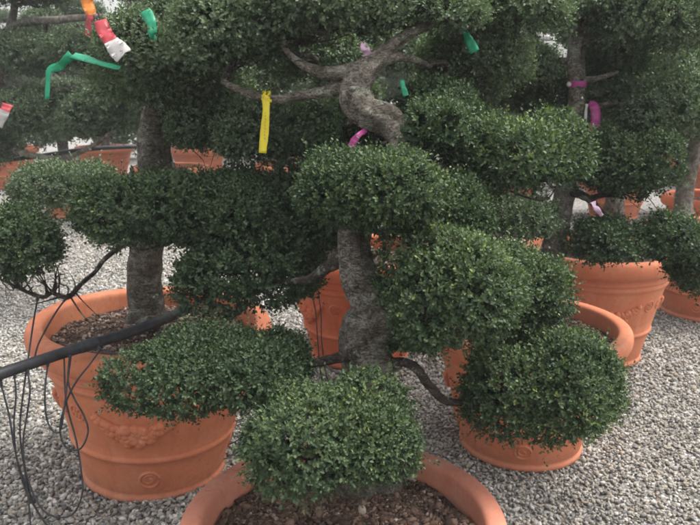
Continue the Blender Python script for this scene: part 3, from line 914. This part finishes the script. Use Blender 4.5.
def gravel():
    segs = [(1.6, 3.6, 5200, .0085, .0145), (3.6, 5.6, 2600, .010, .016), (5.6, 9.5, 1000, .013, .021)]
    pos, size = [], []
    for y0, y1, dens, s0, s1 in segs:
        w = .62*y1+.5
        n = int(dens*2*w*(y1-y0))
        x = rng.uniform(-w, w, n); y = rng.uniform(y0, y1, n)
        k = np.abs(x) < .60*y+.45
        for (px_, py_, D, h) in POTS.values():
            k &= (x-px_)**2+(y-py_)**2 > (.300*D)**2
        x, y = x[k], y[k]
        s = rng.uniform(s0, s1, len(x))
        s *= np.where(rng.random(len(x)) < .10, 1.35, 1)*np.where((x < 0) & (y < 4), 1.05, .84)
        pos.append(np.stack([x, y, s*.25+rng.random(len(x))*.008], -1)); size.append(s)
    pos = np.concatenate(pos); size = np.concatenate(size)
    t = rng.beta(1.5, 1.4, len(pos))
    left = pos[:, 0] < -.2
    t = np.where(left, np.clip(t*1.12, 0, 1), t*.97)
    me = scatter_lumps('gravel', pos, size, (.38, .92), t, STONE, .30, .55)
    o = obj('gravel', me)
    tag(o, 'loose pale grey and buff gravel around the pots', 'gravel', kind='stuff')
    # a few fallen leaves
    n = 700
    x = rng.uniform(-2.2, 2.4, n); y = rng.uniform(1.7, 5, n)
    a = rng.uniform(0, 6.28, n); L = rng.uniform(.008, .014, n)
    c = np.stack([x, y, rng.uniform(.019, .026, n)], -1)
    d = np.stack([np.cos(a), np.sin(a), rng.normal(0, .2, n)], -1)*L[:, None]
    s = np.stack([-np.sin(a), np.cos(a), rng.normal(0, .3, n)], -1)*(L*.4)[:, None]
    V = np.stack([c-d, c+s, c+d, c-s], 1).reshape(-1, 3)
    F_ = (np.arange(n)*4)[:, None]+np.arange(4)[None]
    o = obj('fallen_leaves', mesh_np('fallen_leaves', V, F_, np.repeat(rng.random(n), 4), False, (CHIP,)))
    tag(o, 'small brown leaves fallen on the gravel', 'leaves', kind='stuff')
gravel()

# ------------------------------------------------------------------ pipes and drip lines
def pipe(name, pts, r, label, cat, group=None, n=60, seg=16):
    s = spline([P(*p) for p in pts], n)
    mb = MB(); mb.tube(s, np.full(n, r), seg)
    o = obj(name, mb.mesh(name, (HOSE,)))
    return tag(o, label, cat, group), s
mp, ms = pipe('irrigation_pipe', [(-160, 428, 1.9), (-80, 402, 2.05), (0, 374, 2.22), (60, 354, 2.40), (110, 338.5, 2.52), (150, 325, 2.62), (190, 308, 2.86)], .0195,
     'thick black plastic pipe slanting over the rim of the left pot', 'pipe')
# a wrap of black tape round the pipe
mb = MB()
k0, k1 = 33, 38
mb.tube(spline(ms[k0:k1], 10), .0205+.0018*np.sin(np.linspace(0, 9, 10))**2, 16, .05)
mc = MB()
mc.tube(ms[12:16], [.024]*4, 18)
obj('coupling', mc.mesh('coupling', (HOSE,)), mp)
tp = obj('tape_wrap', mb.mesh('tape_wrap', (HOSE,)), mp)
pipe('irrigation_pipe', [(-60, 170, 6.0), (0, 161, 6.0), (40, 156, 6.0), (80, 150, 6.0), (122, 147, 6.1), (170, 146, 6.3)], .019,
     'thin black pipe crossing in front of the distant pots at the left edge', 'pipe')
GD = 'thin black drip tubes hanging from the pipe'
def drip(pts, label, r=.0031, n=50):
    o, s_ = pipe('drip_tube', pts, r, label, 'tube', GD, n, 7)
    m_ = MB()
    dv = unit(s_[3]-s_[0])
    m_.tube([s_[0], s_[0]+dv*.012, s_[0]+dv*.013, s_[0]+dv*.020], [.0058, .0058, .0046, .0046], 10)
    obj('connector', m_.mesh('connector', (HOSE,)), o)
    return o, s_
drip([(0, 380, 2.22), (9, 415, 2.22), (15, 450, 2.24), (25, 488, 2.26), (40, 515, 2.28), (62, 545, 2.30)], 'thin black tube hanging at the left edge, curving down and right')
drip([(14, 372, 2.25), (16, 395, 2.24), (14, 425, 2.24), (17, 460, 2.25), (27, 490, 2.26), (31, 530, 2.26)], 'thin black tube hanging second from the left edge, nearly straight down')
drip([(38, 296, 2.46), (33, 325, 2.40), (28, 360, 2.32), (23, 395, 2.28), (20, 430, 2.27), (24, 465, 2.27), (34, 505, 2.28), (58, 540, 2.3)], 'thin black tube passing behind the pipe left of the pot, down to the gravel')
drip([(27, 368, 2.29), (30, 390, 2.26), (27, 415, 2.26), (23, 445, 2.26), (28, 480, 2.27), (45, 512, 2.27), (70, 516, 2.3), (82, 495, 2.30), (81, 470, 2.31), (76, 440, 2.32), (66, 400, 2.33), (64, 354, 2.41)], 'thin black tube making the long low loop reaching the ground by the pot base')
drip([(48, 362, 2.36), (45, 390, 2.30), (46, 415, 2.30), (52, 430, 2.30), (60, 431, 2.30), (64, 410, 2.30), (67, 385, 2.31), (71, 356, 2.40)], 'thin black tube making the short narrow loop left of the pot ornament')
drip([(70, 354, 2.42), (68, 380, 2.31), (74, 398, 2.31), (84, 416, 2.31), (88, 432, 2.31), (80, 449, 2.31), (66, 447, 2.31), (60, 430, 2.31), (65, 405, 2.31), (76, 382, 2.32), (90, 364, 2.34), (100, 350, 2.44)], 'thin black tube making the wide round loop in front of the pot ornament')
drip([(67, 297, 2.50), (56, 312, 2.47), (45, 331, 2.44), (38, 345, 2.38), (34, 360, 2.36)], 'short black tube curving from the pot rim down to the pipe')
drip([(98, 347, 2.46), (108, 352, 2.42), (130, 354, 2.44), (150, 348, 2.5), (160, 330, 2.6)], 'short black tube bending under the pipe against the pot rim')
GD2 = 'thin black tubes lying on the gravel'
def lay(pts, label):
    s = spline([(x, y, z) for x, y, z in pts], 50)
    mb = MB(); mb.tube(s, np.full(50, .0035), 7)
    tag(obj('drip_tube', mb.mesh('drip_tube', (HOSE,))), label, 'tube', GD2)
def gp(px, py, z=.028):
    ang = PITCH+math.atan((py-262.5)/F)
    y = (CAM_H-z)/math.tan(ang)
    dep = y*CP+(CAM_H-z)*SP
    return ((px-350)/F*dep, y, z)
lay([gp(232, 405, .1), gp(236, 425, .12), gp(226, 432, .1), gp(222, 445, .05), gp(238, 440, .07), gp(244, 428, .05), gp(236, 452), gp(216, 462)], 'thin black tube coiled on the gravel between left pot and nearest pot')
lay([gp(246, 418), gp(228, 424), gp(232, 436, .05), gp(224, 446), gp(206, 456), gp(190, 466)], 'thin black tube arching over gravel behind the left rim of the nearest pot')
lay([P(314, 270, 3.70), P(312, 290, 3.73), P(316, 315, 3.76), P(318, 345, 3.80), gp(322, 378), gp(332, 386)], 'thin black tube hanging down the front of the reddish pot, left one')
lay([P(320, 268, 3.68), P(318, 285, 3.71), P(321, 315, 3.74), P(322, 345, 3.78), gp(328, 380), gp(342, 388)], 'thin black tube hanging down the front of the reddish pot, right one')

# ------------------------------------------------------------------ ribbons and tags
def strip(pts, w, mats, name, label, cat, group=None, face=(0, -1, 0), n=24, th=.0004, split=None, twist=0.0, parent=None, root=None):
    s = spline([P(*p) for p in pts], n)
    T = np.gradient(s, axis=0); T = unit(T)
    f = unit(np.asarray(face, float))
    V = []
    n_ = n
    gc = np.random.default_rng(int(abs(pts[0][0]*7+pts[0][1])))
    cr = gc.normal(0, .022, (n, 4))*max(w)
    for i in range(n):
        wj = 1+.09*math.sin(i*.45+pts[0][0])+.03*math.sin(i*2.1)
        a = twist*math.sin(i/n*6)
        ff = unit(f+np.array([math.sin(a), 0, .2*math.cos(3*a)]))
        sd = unit(np.cross(T[i], ff)); nn = np.cross(sd, T[i])
        ww = (w[0]+(w[1]-w[0])*i/(n-1))/2
        cup = .12*ww*math.sin(i*.9)
        for u in (-1, -.33, .33, 1):
            V.append(s[i]+sd*u*ww*wj+nn*(cup*(1-u*u)+cr[i, int(u*1.5+1.6)])+nn*th)
        for u in (-1, -.33, .33, 1):
            V.append(s[i]+sd*u*ww*wj+nn*(cup*(1-u*u)+cr[i, int(u*1.5+1.6)])-nn*th)
    V = np.array(V); Q = []; M = []
    for i in range(n-1):
        a, b = i*8, (i+1)*8
        mi = 0 if split is None else int(split(i/(n-1)))
        for j in range(3):
            Q += [(a+j, a+j+1, b+j+1, b+j), (a+5+j, a+4+j, b+4+j, b+5+j)]; M += [mi, mi]
        Q += [(a, b, b+4, a+4), (a+3, a+7, b+7, b+3)]; M += [mi, mi]
    e = (n-1)*8
    Q += [(0, 4, 5, 1), (1, 5, 6, 2), (2, 6, 7, 3), (e+4, e, e+1, e+5), (e+5, e+1, e+2, e+6), (e+6, e+2, e+3, e+7)]; M += [0 if split is None else int(split(0))]*3+[0 if split is None else int(split(1))]*3
    me = mesh_np(name, V, np.array(Q), None, True, mats, M)
    o = obj(name, me, parent)
    if label: tag(o, label, cat, group)
    return o

def knot(p, r, material, parent, name='knot'):
    g = np.random.default_rng(4)
    V = ICO2_V*r*(1+g.uniform(-.16, .16, (len(ICO2_V), 1)))*np.array([1, .8, 1.1])
    return obj(name, mesh_np(name, V+p, ICO2_F, None, True, (material,)), parent)

ytag = strip([(266, 97, 2.165), (266, 112, 2.155), (264.5, 132, 2.155), (262.5, 153, 2.15)], (.023, .025), (YEL,), 'plastic_tag', 'yellow plastic tag knotted on the bare branch', 'tag', n=20)
_c = P(267, 98, 2.19)
mbk = MB()
for _w in (-.008, .006):
    mbk.tube([_c+np.array([_w+.004*math.sin(3*a), -.0185*math.sin(a), .0185*math.cos(a)]) for a in np.linspace(0, 2*PI, 20)], [.0042]*20, 6, .2)
for _p, _s in (((266, 99), (.011, .006, .014)), ((269, 101), (.009, .006, .008)), ((264, 102), (.007, .005, .010))):
    mbk.add(P(_p[0], _p[1], 2.165)+ICO2_V*np.array(_s)*(1+.15*np.sin(ICO2_V[:, :1]*9)), None, ICO2_F)
obj('knot', mbk.mesh('knot', (YEL,)), ytag)
# faint handwriting-like print on the tag
mb = MB()
for k in range(9):
    y = 112+k*3.2
    a, b = P(264.9-k*.12, y, 2.1505), P(265.2-k*.12+(k % 3)*.5, y+1.6, 2.1505)
    mb.tube([a, (a+b)/2+np.array([.0012, 0, 0]), b], [.0010]*3, 4)
obj('print', mb.mesh('print', (INK,)), ytag)

GT = 'coloured marking tapes tied in the trees'
strip([(120, 68, 2.28), (100, 63, 2.30), (84, 58, 2.35), (72, 55, 2.38)], (.020, .036), (GRN,), 'marking_tape', 'green tape stretched from the leaves at top left, bending down', 'tape', GT, n=26, face=(0, -.7, .7))
g2 = bpy.data.objects[-1] if False else None
gt = [o for o in COL.objects if o.get('label', '').startswith('green tape stretched')][0]
strip([(72, 55, 2.38), (66, 60, 2.38), (60, 66, 2.4), (50, 70, 2.4), (48, 82, 2.4), (47, 99, 2.4)], (.036, .014), (GRN,), 'tail', None, None, n=26, face=(.5, -1, 0), parent=gt, twist=.5)
strip([(156, 38, 2.25), (153, 34, 2.22), (151, 22, 2.22), (145, 11, 2.24)], (.026, .036), (GRN,), 'marking_tape', 'short green tape sticking up beside the top left leaf cloud', 'tape', GT, face=(.3, -1, .2), twist=.4)
strip([(100, 20, 2.30), (106, 34, 2.28), (114, 45, 2.26), (124, 56, 2.24)], (.040, .062), (RED, WHT), 'marking_tape', 'wide red and white barrier tape hanging at top left', 'tape', GT, face=(.2, -1, .1), split=lambda t: t > .48, twist=.3)
strip([(86, -6, 4.9), (88, 5, 4.9), (91, 14, 4.88), (89, 22, 4.88), (88, 36, 4.9)], (.09, .045), (ORG, RED), 'marking_tape', 'small orange and red tape hanging over the bare branch at top left', 'tape', GT, split=lambda t: t > .5, twist=.4)
strip([(8, 104, 3.4), (4, 112, 3.38), (-2, 126, 3.4)], (.05, .045), (RED, WHT), 'marking_tape', 'red and white tape at the left edge', 'tape', GT, face=(.2, -1, .1), split=lambda t: t > .4)
strip([(458, 20, 2.3), (463, 27, 2.28), (468, 38, 2.26), (475, 52, 2.26)], (.012, .032), (GRN,), 'marking_tape', 'narrow green tape hanging from the branch at top centre-right', 'tape', GT, twist=.3)
strip([(402, 80, 2.15), (403, 86, 2.14), (406, 96, 2.14)], (.012, .018), (GRN,), 'marking_tape', 'tiny dull green tape just right of the S-shaped trunk', 'tape', GT)
strip([(362, 44, 2.10), (365, 48, 2.07), (368, 55, 2.08)], (.024, .030), (PPL,), 'marking_tape', 'pale pink tape scrap above the trunk fork at top centre', 'tape', GT, twist=.8)
strip([(366, 130, 2.10), (359, 135, 2.07), (354, 141, 2.07), (351, 147, 2.07)], (.014, .024), (PNK,), 'marking_tape', 'dark pink tape tucked under the S-shaped trunk', 'tape', GT, twist=.3)
# tape round trunk C
ring = []
q = near(trC, 577, 86)
mbr = MB(); zc = q[2]
prof = [(q[3]*1.07, -.014), (q[3]*1.10, -.013), (q[3]*1.10, .013), (q[3]*1.07, .014)]
mbr.lathe(prof, 32)
me = mbr.mesh('tape_band', (PNK,))
bd = obj('marking_tape', me, None, q[:3])
tag(bd, 'pink tape wrapped round the upright trunk at top right', 'tape', GT)
knot(np.array([-.045, -.035, 0]), .010, WHT, bd)
strip([(588, 104, 2.96), (594, 106, 2.93), (596, 118, 2.93), (594, 132, 2.93)], (.036, .042), (PNK,), 'marking_tape', 'magenta tape hanging right of the upright trunk', 'tape', GT, twist=.12)
strip([(587, 104, 2.945), (586, 112, 2.94), (585, 126, 2.94)], (.012, .012), (WHT,), 'marking_tape', 'thin white tape beside the magenta tape', 'tape', GT, twist=.3)
strip([(592, 202, 2.70), (596, 208, 2.68), (602, 216, 2.68)], (.028, .016), (PPL,), 'marking_tape', 'pale pink tape between the leaf pads at right', 'tape', GT, twist=.5)
strip([(540, 37, 3.3), (545, 38, 3.3), (551, 38, 3.3)], (.026, .026), (WHT,), 'marking_tape', 'small white tag left of the upright trunk near the top', 'tag', GT)

# ------------------------------------------------------------------ light
w = bpy.data.worlds.new('World')
sc.world = w
w.use_nodes = True
nt = w.node_tree
bg = nt.nodes['Background']
sky = nt.nodes.new('ShaderNodeTexSky')
sky.sky_type = 'NISHITA'
sky.sun_disc = False
EL, ROT = math.radians(62), math.radians(75)
sky.sun_elevation = EL
sky.sun_rotation = ROT
sky.air_density = 1.6
sky.dust_density = 6.0
sky.ozone_density = 1.0
hs = nt.nodes.new('ShaderNodeHueSaturation')
hs.inputs['Saturation'].default_value = .22
nt.links.new(sky.outputs[0], hs.inputs['Color'])
nt.links.new(hs.outputs[0], bg.inputs['Color'])
bg.inputs['Strength'].default_value = .125
sun = bpy.data.lights.new('sun', 'SUN')
sun.energy = .9
sun.angle = math.radians(22)
sun.color = (1, .97, .92)
so = bpy.data.objects.new('sun', sun)
COL.objects.link(so)
dirv = Vector((math.sin(ROT)*math.cos(EL), math.cos(ROT)*math.cos(EL), math.sin(EL)))
so.rotation_euler = dirv.to_track_quat('Z', 'Y').to_euler()

sc.view_settings.view_transform = 'Standard'
sc.view_settings.look = 'None'
sc.view_settings.exposure = 1.54
sc.view_settings.gamma = 1
sc.view_settings.use_curve_mapping = False
sc.cycles.max_bounces = 6
sc.cycles.filter_width = 1.8
sc.cycles.diffuse_bounces = 4
sc.cycles.glossy_bounces = 2
sc.cycles.transmission_bounces = 3

# ------------------------------------------------------------------ thin haze volume, added to grey and lighten the far rows
mb = MB()
x0, x1, y0, y1, z0, z1 = -30, 30, -3, 26, -1.0, 6.0
V = [(x, y, z) for z in (z0, z1) for y in (y0, y1) for x in (x0, x1)]
mb.add(V, [(0, 2, 3, 1), (4, 5, 7, 6), (0, 1, 5, 4), (2, 6, 7, 3), (0, 4, 6, 2), (1, 3, 7, 5)])
hm = bpy.data.materials.new('haze'); hm.use_nodes = True
hn = hm.node_tree
hn.nodes.remove(hn.nodes['Principled BSDF'])
pv = hn.nodes.new('ShaderNodeVolumePrincipled')
pv.inputs['Color'].default_value = (.93, .95, 1.0, 1)
pv.inputs['Density'].default_value = .0035
hn.links.new(pv.outputs[0], hn.nodes['Material Output'].inputs['Volume'])
tag(obj('haze', mb.mesh('haze', (hm,), False)), 'thin added haze veiling the far rows', 'haze', kind='stuff')
